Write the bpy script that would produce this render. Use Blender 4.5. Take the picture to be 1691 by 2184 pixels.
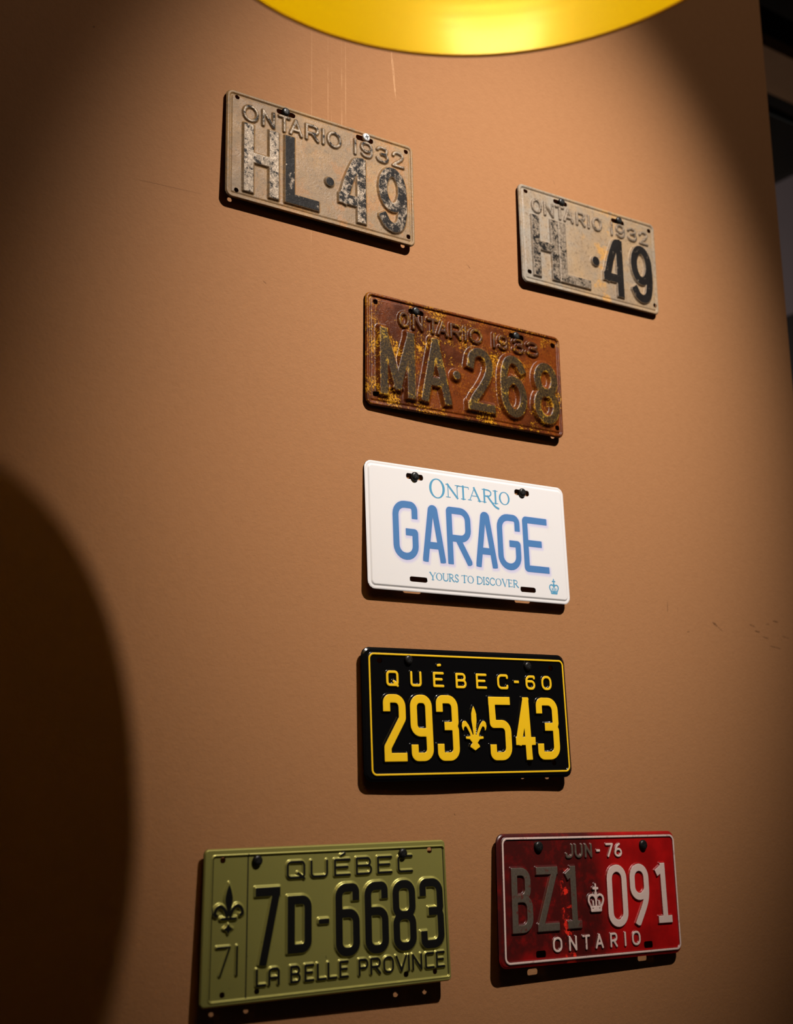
import bpy, math, random
import numpy as np
from mathutils import Matrix, Vector

for o in list(bpy.data.objects):
    bpy.data.objects.remove(o, do_unlink=True)
scene = bpy.context.scene
COL = scene.collection
random.seed(4)

# ------------------------------------------------------------------ camera
EYE = 1.35                                   # camera height above the floor
F_PX, CAM_D = 2744.9, 1.2208                 # focal length in pixels of a 1691 wide frame, distance from wall
YAW, PITCH, ROLL = 0.61447, 0.21873, -0.01710
cy_, sy_ = math.cos(YAW), math.sin(YAW)
fwd = Vector((sy_ * math.cos(PITCH), cy_ * math.cos(PITCH), math.sin(PITCH)))
rt0 = Vector((cy_, -sy_, 0)); up0 = rt0.cross(fwd)
rt = rt0 * math.cos(ROLL) + up0 * math.sin(ROLL)
up = -rt0 * math.sin(ROLL) + up0 * math.cos(ROLL)
cam = bpy.data.cameras.new('camera')
cam.sensor_fit = 'HORIZONTAL'; cam.sensor_width = 36.0; cam.lens = F_PX / 1691 * 36.0
cam.clip_start = 0.02
cam.dof.use_dof = True; cam.dof.focus_distance = 1.56; cam.dof.aperture_fstop = 5.2
camo = bpy.data.objects.new('camera', cam); COL.objects.link(camo)
m = Matrix((rt, up, -fwd)).transposed().to_4x4()
m.translation = Vector((0, -CAM_D, EYE))
camo.matrix_world = m
scene.camera = camo

# ------------------------------------------------------------------ world, lights, exposure
w = bpy.data.worlds.new('world'); scene.world = w; w.use_nodes = True
bg = w.node_tree.nodes['Background']
bg.inputs[0].default_value = (0.9, 0.88, 0.95, 1); bg.inputs[1].default_value = 0.010

def spot(name, loc, aim, power, half_deg, blend, radius, color):
    l = bpy.data.lights.new(name, 'SPOT'); l.energy = power; l.color = color
    l.spot_size = math.radians(half_deg * 2); l.spot_blend = blend; l.shadow_soft_size = radius
    o = bpy.data.objects.new(name, l); COL.objects.link(o)
    o.location = loc
    o.rotation_euler = (Vector(aim) - Vector(loc)).to_track_quat('-Z', 'Y').to_euler()
    return o
SPOT = (1.183, -1.638, 2.13 + EYE)           # ceiling spotlight behind the camera
spot('spotlight_beam', SPOT, (1.04, 0, 0.55 + EYE), 362, 16.8, 1.0, 0.026, (1.0, 0.93, 0.86))
spot('spotlight_spill', SPOT, (1.0, 0, 0.45 + EYE), 21, 40, 0.6, 0.026, (1.0, 0.86, 0.72))
pl = bpy.data.lights.new('far_room_fill', 'POINT'); pl.energy = 27; pl.color = (1, .82, .78); pl.shadow_soft_size = .15  # unseen fill light, added to brighten the far wall and beam
plo = bpy.data.objects.new('far_room_fill', pl); COL.objects.link(plo); plo.location = (2.35, 2.3, 2.5)

vs = scene.view_settings
vs.view_transform = 'Standard'; vs.look = 'None'; vs.exposure = 0.0; vs.gamma = 1.0; vs.use_curve_mapping = False

# ------------------------------------------------------------------ node helpers
class NT:
    def __init__(s, name):
        s.m = bpy.data.materials.new(name); s.m.use_nodes = True
        s.t = s.m.node_tree; s.b = s.t.nodes['Principled BSDF']
        s.co = None
    def n(s, k): return s.t.nodes.new(k)
    def set(s, inp, v):
        if hasattr(v, 'is_output'): s.t.links.new(v, inp)
        elif isinstance(v, (tuple, list)) and len(v) == 3 and inp.type == 'RGBA': inp.default_value = (*v, 1)
        else: inp.default_value = v
    def obj(s):
        if s.co is None: s.co = s.n('ShaderNodeTexCoord').outputs['Object']
        return s.co
    def mapv(s, loc=(0, 0, 0), rot=(0, 0, 0), scale=(1, 1, 1), kind='POINT'):
        q = s.n('ShaderNodeMapping'); q.vector_type = kind
        s.set(q.inputs[0], s.obj()); q.inputs[1].default_value = loc; q.inputs[2].default_value = rot; q.inputs[3].default_value = scale
        return q.outputs[0]
    def attr(s, nm):
        q = s.n('ShaderNodeAttribute'); q.attribute_name = nm; return q.outputs['Fac']
    def noise(s, scale, detail=4, rough=.55, vec=None, off=0):
        q = s.n('ShaderNodeTexNoise')
        v = vec if vec is not None else (s.mapv(loc=(off, off * .7, off * 1.3)) if off else s.obj())
        s.set(q.inputs['Vector'], v); q.inputs['Scale'].default_value = scale
        q.inputs['Detail'].default_value = detail; q.inputs['Roughness'].default_value = rough
        return q.outputs['Fac']
    def step(s, v, a, b, c=0., d=1.):
        q = s.n('ShaderNodeMapRange'); q.interpolation_type = 'SMOOTHSTEP'
        for i, x in enumerate((v, a, b, c, d)): s.set(q.inputs[i], x)
        return q.outputs[0]
    def math(s, op, a, b=0.):
        q = s.n('ShaderNodeMath'); q.operation = op; s.set(q.inputs[0], a); s.set(q.inputs[1], b); return q.outputs[0]
    def mul(s, a, b): return s.math('MULTIPLY', a, b)
    def add(s, a, b): return s.math('ADD', a, b)
    def mix(s, f, a, b):
        q = s.n('ShaderNodeMix'); q.data_type = 'RGBA'
        s.set(q.inputs[0], f); s.set(q.inputs[6], a); s.set(q.inputs[7], b); return q.outputs[2]
    def fmix(s, f, a, b):
        q = s.n('ShaderNodeMix'); q.data_type = 'FLOAT'
        s.set(q.inputs[0], f); s.set(q.inputs[2], a); s.set(q.inputs[3], b); return q.outputs[0]
    def sep(s):
        q = s.n('ShaderNodeSeparateXYZ'); s.set(q.inputs[0], s.obj()); return q.outputs
    def length(s, v):
        q = s.n('ShaderNodeVectorMath'); q.operation = 'LENGTH'; s.set(q.inputs[0], v); return q.outputs['Value']
    def bump(s, h, strength, dist):
        q = s.n('ShaderNodeBump'); s.set(q.inputs['Height'], h)
        q.inputs['Strength'].default_value = strength; q.inputs['Distance'].default_value = dist
        s.t.links.new(q.outputs[0], s.b.inputs['Normal']); return q
    def out(s, color=None, rough=None, metal=None, spec=None, coat=None, coatr=None):
        for k, v in (('Base Color', color), ('Roughness', rough), ('Metallic', metal), ('Specular IOR Level', spec), ('Coat Weight', coat), ('Coat Roughness', coatr)):
            if v is not None: s.set(s.b.inputs[k], v)
        return s.m
def plain(name, color, rough=.5, metal=0., spec=.5, emit=None):
    t = NT(name); t.out(color, rough, metal, spec)
    if emit:
        t.b.inputs['Emission Color'].default_value = (*color, 1); t.b.inputs['Emission Strength'].default_value = emit
    return t.m

# ------------------------------------------------------------------ mesh helpers
def mesh_obj(name, verts, faces, mat, parent=None, smooth=False):
    me = bpy.data.meshes.new(name); me.from_pydata([tuple(map(float, v)) for v in verts], [], faces); me.update()
    if smooth: me.polygons.foreach_set('use_smooth', [True] * len(me.polygons))
    me.materials.append(mat)
    o = bpy.data.objects.new(name, me); COL.objects.link(o)
    if parent: o.parent = parent
    return o
def box(name, x0, x1, y0, y1, z0, z1, mat, parent=None, kind=None):
    v = [(x, y, z) for z in (z0, z1) for y in (y0, y1) for x in (x0, x1)]
    f = [(0, 2, 3, 1), (4, 5, 7, 6), (0, 1, 5, 4), (2, 6, 7, 3), (0, 4, 6, 2), (1, 3, 7, 5)]
    o = mesh_obj(name, v, f, mat, parent)
    if kind: o['kind'] = kind
    return o
def lathe(profile, n=48, axis='z', closed=False):
    v = []; f = []
    for r_, h in profile:
        for k in range(n):
            a = 2 * math.pi * k / n
            v.append((r_ * math.cos(a), r_ * math.sin(a), h) if axis == 'z' else (r_ * math.cos(a), -h, r_ * math.sin(a)))
    for i in range(len(profile) - 1 + (1 if closed else 0)):
        for k in range(n):
            a = i * n; b = ((i + 1) % len(profile)) * n; q = (k + 1) % n
            f.append((a + k, a + q, b + q, b + k))
    return v, f
def empty(name, loc, label, cat, group=None):
    o = bpy.data.objects.new(name, None); COL.objects.link(o); o.location = loc; o.empty_display_size = .05
    o['label'] = label; o['category'] = cat
    if group: o['group'] = group
    return o

# ------------------------------------------------------------------ the setting
def wall_material():
    t = NT('painted_brown_wall')
    big = t.noise(1.3, 3); fine = t.noise(230, 3, .6)
    c = t.mix(big, (.392, .180, .074), (.414, .193, .081))
    c = t.mix(t.step(t.noise(90, 2), .3, .75, 0, .22), c, (.335, .148, .058))
    light = None; dark = None
    def seg(x, z, hx, hz, ang=0., soft=.5):
        v = t.mapv(loc=(x, 0, z), rot=(0, ang, 0), scale=(hx, 1e3, hz), kind='TEXTURE')
        return t.step(t.length(v), 1., soft)
    # pale drip lines and dust streaks running down from above
    brk = t.step(t.noise(1, 3, .6, t.mapv(scale=(160, 1, 22))), .36, .58)
    for x, z, hx, hz, a in ((.7445, 2.13, .0007, .22, .006), (.7685, 2.19, .0008, .12, .004), (.7735, 2.15, .0006, .14, .004),
                            (.7885, 2.16, .0012, .16, .006), (.7945, 2.19, .0009, .12, .006)):
        q = t.mul(seg(x, z, hx, hz, a), t.mul(brk, .27)); light = q if light is None else t.add(light, q)
    brk2 = t.step(t.noise(1, 3, .6, t.mapv(scale=(900, 1, 120))), .35, .6)
    for x, z, hx, hz, a in ((.8685, 2.262, .0022, .036, -.06), (.866, 2.285, .0012, .022, -.02), (.8705, 2.24, .0016, .018, -.08)):
        light = t.add(light, t.mul(seg(x, z, hx, hz, a, .2), t.mul(brk2, .5)))
    # scuffs
    speck = t.step(t.noise(1, 3, .7, t.mapv(scale=(330, 1, 700))), .60, .68)
    for x, z, hx, hz in ((1.150, 1.596, .030, .012), (1.195, 1.592, .026, .010), (1.158, 1.566, .020, .007), (1.118, 1.574, .016, .004), (1.235, 1.586, .02, .004)):
        q = t.mul(seg(x, z, hx, hz, 0, .1), speck); dark = q if dark is None else t.add(dark, q)
    wig = t.step(t.noise(300, 2), .3, .55)
    for x, z, hx, hz, a, s in ((1.314, 1.599, .0012, .011, .05, .5), (1.334, 1.597, .001, .005, 0, .3), (1.408, 1.582, .007, .0022, .5, .9), (1.418, 1.576, .008, .0012, .55, .6),
                            (1.352, 1.568, .004, .0012, -.2, .5), (1.487, 1.585, .009, .0016, .25, .7), (1.498, 1.577, .007, .0018, .1, .8), (1.515, 1.569, .009, .0014, .2, .7),
                            (1.522, 1.589, .006, .0013, -.2, .5), (1.540, 1.594, .008, .0015, .1, .8), (1.535, 1.556, .016, .0013, .12, .7), (1.56, 1.572, .01, .0014, .2, .6),
                            (.9825, 2.023, .005, .0011, .7, .7), (.681, 1.933, .004, .0007, .6, .8), (.937, 1.330, .0025, .0006, .9, .9), (.465, 2.184, .0016, .0016, 0, .7),
                            (1.14, 2.185, .0016, .004, -.4, .25), (1.10, 2.065, .001, .001, 0, .5)):
        q = t.mul(seg(x, z, hx, hz, a), t.mul(wig, s * .85)); dark = t.add(dark, q)
    # hairline crack near the upper left plate
    cr = t.mul(seg(.56, 2.019, .055, .0005, -.05), .5); dark = t.add(dark, cr)
    lm = t.n('ShaderNodeMath'); lm.operation = 'MINIMUM'; t.set(lm.inputs[0], light); lm.inputs[1].default_value = .5
    c = t.mix(lm.outputs[0], c, (.80, .46, .24))
    dm = t.n('ShaderNodeMath'); dm.operation = 'MINIMUM'; t.set(dm.inputs[0], dark); dm.inputs[1].default_value = .8
    c = t.mix(dm.outputs[0], c, (.09, .035, .014))
    h = t.add(fine, t.mul(t.noise(700, 2), .5))
    t.bump(h, .34, .0013)
    return t.out(c, .75, 0, .16)
M_WALL = wall_material()
def rough_mat(name, a, b, scale, rough=.8):
    t = NT(name); return t.out(t.mix(t.noise(scale, 4), a, b), rough, 0, .3)
CEIL = 4.2
wm = box('wall_main', -2.6, 1.628, 0, .14, 0, CEIL, M_WALL, kind='structure')
box('floor', -2.6, 3.34, -3.4, 4.2, -.1, 0, rough_mat('dark_floor', (.06, .04, .028), (.10, .065, .045), 6), kind='structure')
box('ceiling', -2.6, 3.34, -3.4, 4.2, CEIL, CEIL + .1, rough_mat('dark_ceiling', (.012, .010, .009), (.02, .016, .014), 5), kind='structure')
wr = box('wall_right', 3.2, 3.34, -3.4, 4.2, 0, CEIL, rough_mat('grey_plaster', (.19, .17, .17), (.23, .205, .21), 4), kind='structure')
# dark lower panelling and dark upper band of the far wall, the grey stripe shows between them
M_DK = rough_mat('dark_panel', (.010, .009, .006), (.022, .019, .013), 7, .6)
for k in range(6):
    box('panel', 3.165, 3.2, -.4 + k * .62, .21 + k * .62, 3.252, CEIL, M_DK, parent=wr)
for k in range(6):
    box('panel', 3.15, 3.2, -.4 + k * .62, .21 + k * .62, 0, 2.78, M_DK, parent=wr)
M_BM = rough_mat('brown_beam', (.26, .15, .07), (.36, .21, .10), 9, .7)
box('trim_1', 1.9, 3.2, .6, .74, 3.170, 3.205, M_BM, kind='structure')  # paler brown slab stands in for the lit underside of the beam
box('trim_2', 1.9, 3.2, .615, .725, 3.205, 3.30, M_DK, kind='structure')  # rest of the beam, its unlit face given by the dark colour
def tube(name, a, b, r_, mat, parent=None, n=16):
    a = Vector(a); b = Vector(b); d = (b - a); q = d.to_track_quat('Z', 'Y')
    v = []; L = d.length
    for z in (0, L):
        for k in range(n):
            v.append(a + q @ Vector((r_ * math.cos(2 * math.pi * k / n), r_ * math.sin(2 * math.pi * k / n), z)))
    f = [(k, (k + 1) % n, n + (k + 1) % n, n + k) for k in range(n)] + [tuple(range(n))[::-1], tuple(range(n, 2 * n))]
    return mesh_obj(name, v, f, mat, parent, True)
pipe = tube('ceiling_pipe', (1.9, .62, 3.012), (3.165, .62, 3.012), .010, plain('teal_pipe', (.03, .05, .045), .4))
pipe['label'] = 'thin dark teal pipe under the ceiling beam beyond the wall edge'; pipe['category'] = 'pipe'

# ------------------------------------------------------------------ pendant lamp
def build_lamp():
    cx, cy, R_, z = .5259, -.6041, .2342, .6499 + EYE
    H_ = .240
    root = empty('pendant_lamp', (cx, cy, z), 'glossy yellow dome pendant lamp with lit inside hanging at the top', 'lamp')
    t = NT('yellow_enamel')
    ring = t.n('ShaderNodeTexWave'); ring.wave_type = 'BANDS'; ring.bands_direction = 'Z'
    t.set(ring.inputs['Vector'], t.obj()); ring.inputs['Scale'].default_value = 26; ring.inputs['Distortion'].default_value = .4
    h = t.add(t.mul(ring.outputs['Fac'], .6), t.mul(t.noise(240, 2), .12))
    t.bump(h, .035, .0015)
    t.out((.98, .80, .0005), .30, .18, .5, .45, .14)
    prof = []
    n = 28
    for i in range(n + 1):                    # outside, from rim up
        a = math.pi / 2 * i / n * .965
        prof.append((R_ * math.cos(a) ** .94, H_ * math.sin(a) ** .97))
    inn = [((R_ - .002) * math.cos(math.pi / 2 * i / n * .965) ** .94, (H_ - .002) * math.sin(math.pi / 2 * i / n * .965) ** .97) for i in range(n + 1)][::-1]
    prof.insert(1, (R_, .0004)); inn.insert(len(inn) - 1, (R_ - .002, .0004))   # tight loops keep the lip from bending the shading
    v, f = lathe(prof + inn, 128, closed=True)
    mesh_obj('shade', v, f, t.m, root, True)
    lip = []
    for k in range(12):
        a = 2 * math.pi * k / 12; lip.append((R_ - .001 + .0015 * math.cos(a), .0015 * math.sin(a)))
    v, f = lathe(lip, 128, closed=True)
    mesh_obj('rim', v, [q[::-1] for q in f], plain('shaded_yellow_lip', (.5, .26, .01), .45), root, True)  # yellow of the shade, with the lip's shading put into the colour
    blk = plain('black_fitting', (.012, .011, .010), .4)
    v, f = lathe([(.0005, .30), (.012, .298), (.026, .285), (.030, .262), (.036, H_ - .004), (.028, H_ - .012), (.024, .205), (.022, .196), (.0005, .195)], 40)
    mesh_obj('socket', v, [q[::-1] for q in f], blk, root, True)
    bp = [(.0005, .097)]
    for i in range(1, 10):
        a = -math.pi / 2 + math.pi * i / 13
        bp.append((.030 * math.cos(a), .127 + .030 * math.sin(a)))
    bp += [(.017, .165), (.014, .198)]
    v, f = lathe(bp, 32)
    mesh_obj('bulb', v, f, plain('lit_bulb', (1., .80, .50), .3, emit=20), root, True)
    cp = [(.0005, .0962)] + [(.0308 * math.cos(a), .127 + .0308 * math.sin(a)) for a in [-math.pi / 2 + math.radians(60) * i / 6 for i in range(1, 7)]]
    v, f = lathe(cp, 32)
    mesh_obj('light_block_cap', v, f, plain('chrome', (.8, .8, .8), .08, 1.), root, True)  # unseen mirrored cap, added to keep direct bulb light off the wall
    o = tube('cord', (0, 0, .296), (0, 0, CEIL - z), .004, blk, root, 12)
    v, f = lathe([(.0005, CEIL - z - .035), (.03, CEIL - z - .034), (.055, CEIL - z - .012), (.057, CEIL - z), (.0005, CEIL - z)], 40)
    mesh_obj('ceiling_cup', v, f, blk, root, True)
build_lamp()

# ------------------------------------------------------------------ lettering: skeleton strokes in a unit box (x right, y up)
# stroke = (points, closed, corner rounding); a point may carry its own rounding; rounding 's' = smooth curve
RECT = [(0, 0), (1, 0), (1, 1), (0, 1)]
G = {
 'O': [(RECT, 1, .42)], '0': [(RECT, 1, .42)], 'I': [([(.5, 0), (.5, 1)], 0, 0)], '1': [([(.5, 0), (.5, 1)], 0, 0)],
 '2': [([(0, .85), (0, 1, .45), (1, 1, .45), (1, .66, .25), (0, .17, .1), (0, 0, 0), (1, 0)], 0, 0)],
 '3': [([(0, .85), (0, 1, .42), (1, 1, .42), (1, .60, .12), (.93, .53, .1), (1, .46, .12), (1, 0, .42), (0, 0, .42), (0, .15)], 0, 0), ([(.50, .53), (.9, .53)], 0, 0)],
 '4': [([(.6, 1), (0, .27, 0), (1, .27)], 0, 0), ([(.72, 0), (.62, 1)], 0, 0)],
 '5': [([(1, 1), (0, 1, 0), (.04, .58, .05), (1, .58, .4), (1, 0, .42), (0, 0, .42), (0, .14)], 0, 0)],
 '6': [([(1, .86), (1, 1), (0, 1), (0, 0), (1, 0), (1, .6), (0, .6)], 0, .42)],
 '9': [([(0, .14), (0, 0), (1, 0), (1, 1), (0, 1), (0, .42), (1, .42)], 0, .42)],
 '7': [([(0, 1), (1, 1, 0), (.28, 0)], 0, 0)],
 '8': [([(0, .5), (1, .5), (1, 1), (0, 1)], 1, .42), ([(0, 0), (1, 0), (1, .5), (0, .5)], 1, .42)],
 '-': [([(0, .5), (1, .5)], 0, 0)], "'": [([(0, 0), (1, 1)], 0, 0)],
 'Q': [(RECT, 1, .24), ([(.62, .28), (1.0, -.06)], 0, 0)],
 'U': [([(0, 1), (0, 0), (1, 0), (1, 1)], 0, .24)],
 'E': [([(1, 1), (0, 1, 0), (0, 0, 0), (1, 0)], 0, 0), ([(0, .52), (.85, .52)], 0, 0)],
 'B': [([(0, 0, 0), (1, 0), (1, .52), (0, .52, 0)], 1, .38), ([(0, .52, 0), (.93, .52), (.93, 1), (0, 1, 0)], 1, .38)],
 'C': [([(1, .82), (1, 1), (0, 1), (0, 0), (1, 0), (1, .18)], 0, .36)],
 'D': [([(0, 0, 0), (1, 0), (1, 1), (0, 1, 0)], 1, .36)],
 'L': [([(0, 1), (0, 0, 0), (1, 0)], 0, 0)], 'P': [([(0, 0), (0, 1, 0), (1, 1), (1, .45), (0, .45)], 0, .36)],
 'R': [([(0, 0), (0, 1, 0), (1, 1), (1, .45), (0, .45)], 0, .36), ([(.5, .45), (1, 0)], 0, 0)],
 'A': [([(0, 0), (.5, 1, 0), (1, 0)], 0, 0), ([(.2, .3), (.8, .3)], 0, 0)],
 'V': [([(0, 1), (.5, 0, 0), (1, 1)], 0, 0)], 'N': [([(0, 0), (0, 1, 0), (1, 0, 0), (1, 1)], 0, 0)],
 'T': [([(0, 1), (1, 1)], 0, 0), ([(.5, 0), (.5, 1)], 0, 0)], 'J': [([(1, 1), (1, 0), (0, 0), (0, .26)], 0, .5)],
 'Z': [([(0, 1), (1, 1, 0), (0, 0, 0), (1, 0)], 0, 0)],
 'H': [([(0, 0), (0, 1)], 0, 0), ([(1, 0), (1, 1)], 0, 0), ([(0, .52), (1, .52)], 0, 0)],
 'M': [([(0, 0), (0, 1, 0), (.5, .12, 0), (1, 1, 0), (1, 0)], 0, 0)],
 'G': [([(1, .76), (1, 1), (0, 1), (0, 0), (1, 0), (1, .47, .04), (.6, .47)], 0, .48)],
 '.': [([(.5, .45), (.5, .55)], 0, 0)],
}
G['e'] = G['E']
def oval(x0, y0, x1, y1, n=28):
    return [((x0 + x1) / 2 + (x1 - x0) / 2 * math.cos(2 * math.pi * k / n), (y0 + y1) / 2 + (y1 - y0) / 2 * math.sin(2 * math.pi * k / n)) for k in range(n)]
OLD = dict(G)                                  # 1930s plates: rounder figures
OLD.update({
 'O': [(oval(0, 0, 1, 1), 1, 0)],
 '4': [([(.86, 0), (.86, .98)], 0, 0), ([(.80, .99), (.62, .95), (.30, .66), (.10, .40), (.0, .27)], 0, 's'), ([(0, .27), (.86, .27)], 0, 0)],
 '9': [(oval(0, .36, .98, 1), 1, 0), ([(.97, .72), (1, .50), (.97, .28), (.84, .08), (.55, 0), (.22, .04), (.04, .14)], 0, 's')],
 '6': [(oval(.02, 0, 1, .62), 1, 0), ([(.03, .28), (0, .50), (.04, .74), (.22, .94), (.5, 1), (.80, .95), (.96, .84)], 0, 's')],
 '8': [(oval(.06, .50, .94, 1), 1, 0), (oval(0, 0, 1, .52), 1, 0)],
 '2': [([(.02, .76), (.14, .93), (.45, 1), (.78, .95), (.95, .78), (.85, .58), (.55, .36), (.2, .16), (.0, 0)], 0, 's'), ([(0, 0), (1, 0)], 0, 0)],
 '3': [([(.02, .84), (.22, .98), (.55, 1), (.86, .90), (.90, .72), (.72, .57), (.42, .54)], 0, 's'), ([(.42, .54), (.75, .52), (.98, .36), (.97, .18), (.75, .02), (.4, 0), (.12, .06), (0, .2)], 0, 's')],
})
RED = dict(G)                                  # 1970s plate: round figures with footed ones
RED.update({
 '0': [(RECT, 1, .5)], 'O': [(RECT, 1, .46)],
 '1': [([(.60, .02), (.56, 1)], 0, 0), ([(.12, .91), (.5, .97)], 0, 0), ([(.14, .015), (1, .015)], 0, 0)],
 '9': [([(0, .46), (1, .46), (1, 1), (0, 1)], 1, .5), ([(1, .76), (.98, .50), (.80, .30), (.32, 0)], 0, 's')],
 '6': [(oval(0, 0, 1, .58), 1, 0), ([(.03, .30), (.12, .62), (.42, .88), (.72, 1)], 0, 's')],
 'B': [([(0, 0, 0), (1, 0), (1, .53), (0, .53, 0)], 1, .48), ([(0, .53, 0), (.9, .53), (.9, 1), (0, 1, 0)], 1, .48)],
 'U': [([(0, 1), (0, 0), (1, 0), (1, 1)], 0, .5)],
})
GREEN = dict(G); GREEN['C'] = [([(1, 1), (0, 1), (0, 0), (1, 0)], 0, .2)]; GREEN['A'] = [([(0, 0), (0, 1), (1, 1), (1, 0)], 0, .3), ([(0, .42), (1, .42)], 0, 0)]
def mirror(p): return p + [(1 - x, y) for x, y in p[::-1]]
FLEUR = [mirror([(.5, 0), (.38, .05), (.30, .08), (.33, .125), (.40, .17), (.34, .215), (.30, .25), (.16, .26), (.14, .275), (.15, .315), (.33, .315), (.31, .38),
          (.24, .47), (.17, .54), (.11, .535), (.075, .50), (.07, .44), (.03, .47), (.0, .55), (.02, .625), (.08, .665), (.17, .66), (.27, .58), (.36, .46), (.43, .34),
          (.455, .36), (.43, .52), (.395, .68), (.40, .82), (.44, .92), (.5, 1)])]
CROWN_S = [([(.20, .02), (.80, .02)], 0, 0, 1.25), ([(.16, .15), (.84, .15)], 0, 0, .8), ([(.20, .02), (.16, .15), (.02, .36), (.04, .52), (.18, .60), (.34, .585), (.46, .50), (.5, .40)], 0, 's', 1.),
           ([(.80, .02), (.84, .15), (.98, .36), (.96, .52), (.82, .60), (.66, .585), (.54, .50), (.5, .40)], 0, 's', 1.), ([(.5, .15), (.5, 1)], 0, 0, .9), ([(.36, .85), (.64, .85)], 0, 0, 1.),
           ([(.5, .62), (.5, .66)], 0, 0, 1.6), ([(.30, .24), (.30, .36)], 0, 0, .9), ([(.70, .24), (.70, .36)], 0, 0, .9), ([(.35, .085), (.65, .085)], 0, 0, .6)]

def catmull(p, closed=False, n=7):
    p = [np.array(q[:2], float) for q in p]; o = []
    for i in range(len(p) - 1):
        a = p[max(i - 1, 0)]; b = p[i]; c = p[i + 1]; d = p[min(i + 2, len(p) - 1)]
        for k in range(n):
            t = k / n
            o.append(.5 * (2 * b + (c - a) * t + (2 * a - 5 * b + 4 * c - d) * t * t + (3 * b - a - 3 * c + d) * t ** 3))
    o.append(p[-1]); return o
def fillet(pts, closed, rdef, scale):
    n = len(pts); out = []
    P2 = [np.array(q[:2], float) for q in pts]
    for i in range(n):
        if not closed and i in (0, n - 1):
            out.append((P2[i], True)); continue
        r_ = (pts[i][2] if len(pts[i]) > 2 else rdef) * scale
        a = P2[i - 1] - P2[i]; b = P2[(i + 1) % n] - P2[i]; la = np.linalg.norm(a); lb = np.linalg.norm(b)
        if r_ <= 1e-6 or la < 1e-6 or lb < 1e-6: out.append((P2[i], True)); continue
        a /= la; b /= lb; ang = math.acos(max(-1, min(1, a @ b)))
        tl = min(r_ / math.tan(ang / 2), la * .5, lb * .5); rr = tl * math.tan(ang / 2)
        c = P2[i] + (a + b) / np.linalg.norm(a + b) * (rr / math.sin(ang / 2))
        s = P2[i] + a * tl - c; e = P2[i] + b * tl - c
        t0 = math.atan2(s[1], s[0]); t1 = math.atan2(e[1], e[0]); d = (t1 - t0 + math.pi) % (2 * math.pi) - math.pi
        for k in range(7):
            t = t0 + d * k / 6; out.append((c + rr * np.array([math.cos(t), math.sin(t)]), False))
    return out
def seg_box(X, Y, a, b, hw, ea, eb):
    d = b - a; L = np.linalg.norm(d)
    if L < 1e-9: return np.hypot(X - a[0], Y - a[1]) - hw
    d = d / L; t = (X - a[0]) * d[0] + (Y - a[1]) * d[1]; n_ = -(X - a[0]) * d[1] + (Y - a[1]) * d[0]
    q = np.maximum(-ea - t, t - L - eb); p = np.abs(n_) - hw
    return np.hypot(np.maximum(q, 0), np.maximum(p, 0)) + np.minimum(np.maximum(q, p), 0)
def stroke_sdf(X, Y, pts, closed, r_, hw, scale, rnd):
    if r_ == 's': path = [(p, False) for p in catmull(pts)]; path[0] = (path[0][0], True); path[-1] = (path[-1][0], True)
    else: path = fillet(pts, closed, r_, scale)
    n = len(path); S = np.full(X.shape, 1e3); last = n if closed else n - 1
    pp = [q[0] for q in path]; sharp = [q[1] for q in path]
    def ext(i):
        if not closed and i in (0, n - 1): return 0 if rnd else hw
        if not sharp[i] or rnd: return 0
        a = pp[i] - pp[i - 1]; b = pp[(i + 1) % n] - pp[i]
        a = a / (np.linalg.norm(a) + 1e-9); b = b / (np.linalg.norm(b) + 1e-9)
        turn = math.acos(max(-1, min(1, a @ b))); return hw * min(math.tan(turn / 2), 1.)
    for i in range(last):
        j = (i + 1) % n
        S = np.minimum(S, seg_box(X, Y, pp[i], pp[j], hw, ext(i), ext(j)))
    for i in range(n):
        if (closed or 0 < i < n - 1) or rnd: S = np.minimum(S, np.hypot(X - pp[i][0], Y - pp[i][1]) - hw)
    return S
def poly_sdf(X, Y, contours):
    D = np.full(X.shape, 1e6); ins = np.zeros(X.shape, bool)
    for c in contours:
        c = np.array(c, float)
        for i in range(len(c)):
            a = c[i]; b = c[(i + 1) % len(c)]; d = b - a; dd = d @ d + 1e-12
            t = np.clip(((X - a[0]) * d[0] + (Y - a[1]) * d[1]) / dd, 0, 1)
            D = np.minimum(D, (X - a[0] - t * d[0]) ** 2 + (Y - a[1] - t * d[1]) ** 2)
            cr = ((a[1] > Y) != (b[1] > Y)) & (X < (b[0] - a[0]) * (Y - a[1]) / (b[1] - a[1] + 1e-12) + a[0])
            ins ^= cr
    return np.where(ins, -1, 1) * np.sqrt(D)
def smooth_closed(c):
    c2 = [c[-1]] + list(c) + [c[0], c[1]]
    p = catmull(c2, n=4); return p[4:-4]
def rrect(X, Y, x0, y0, x1, y1, r_):
    qx = np.abs(X - (x0 + x1) / 2) - (x1 - x0) / 2 + r_; qy = np.abs(Y - (y0 + y1) / 2) - (y1 - y0) / 2 + r_
    return np.hypot(np.maximum(qx, 0), np.maximum(qy, 0)) + np.minimum(np.maximum(qx, qy), 0) - r_
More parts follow.
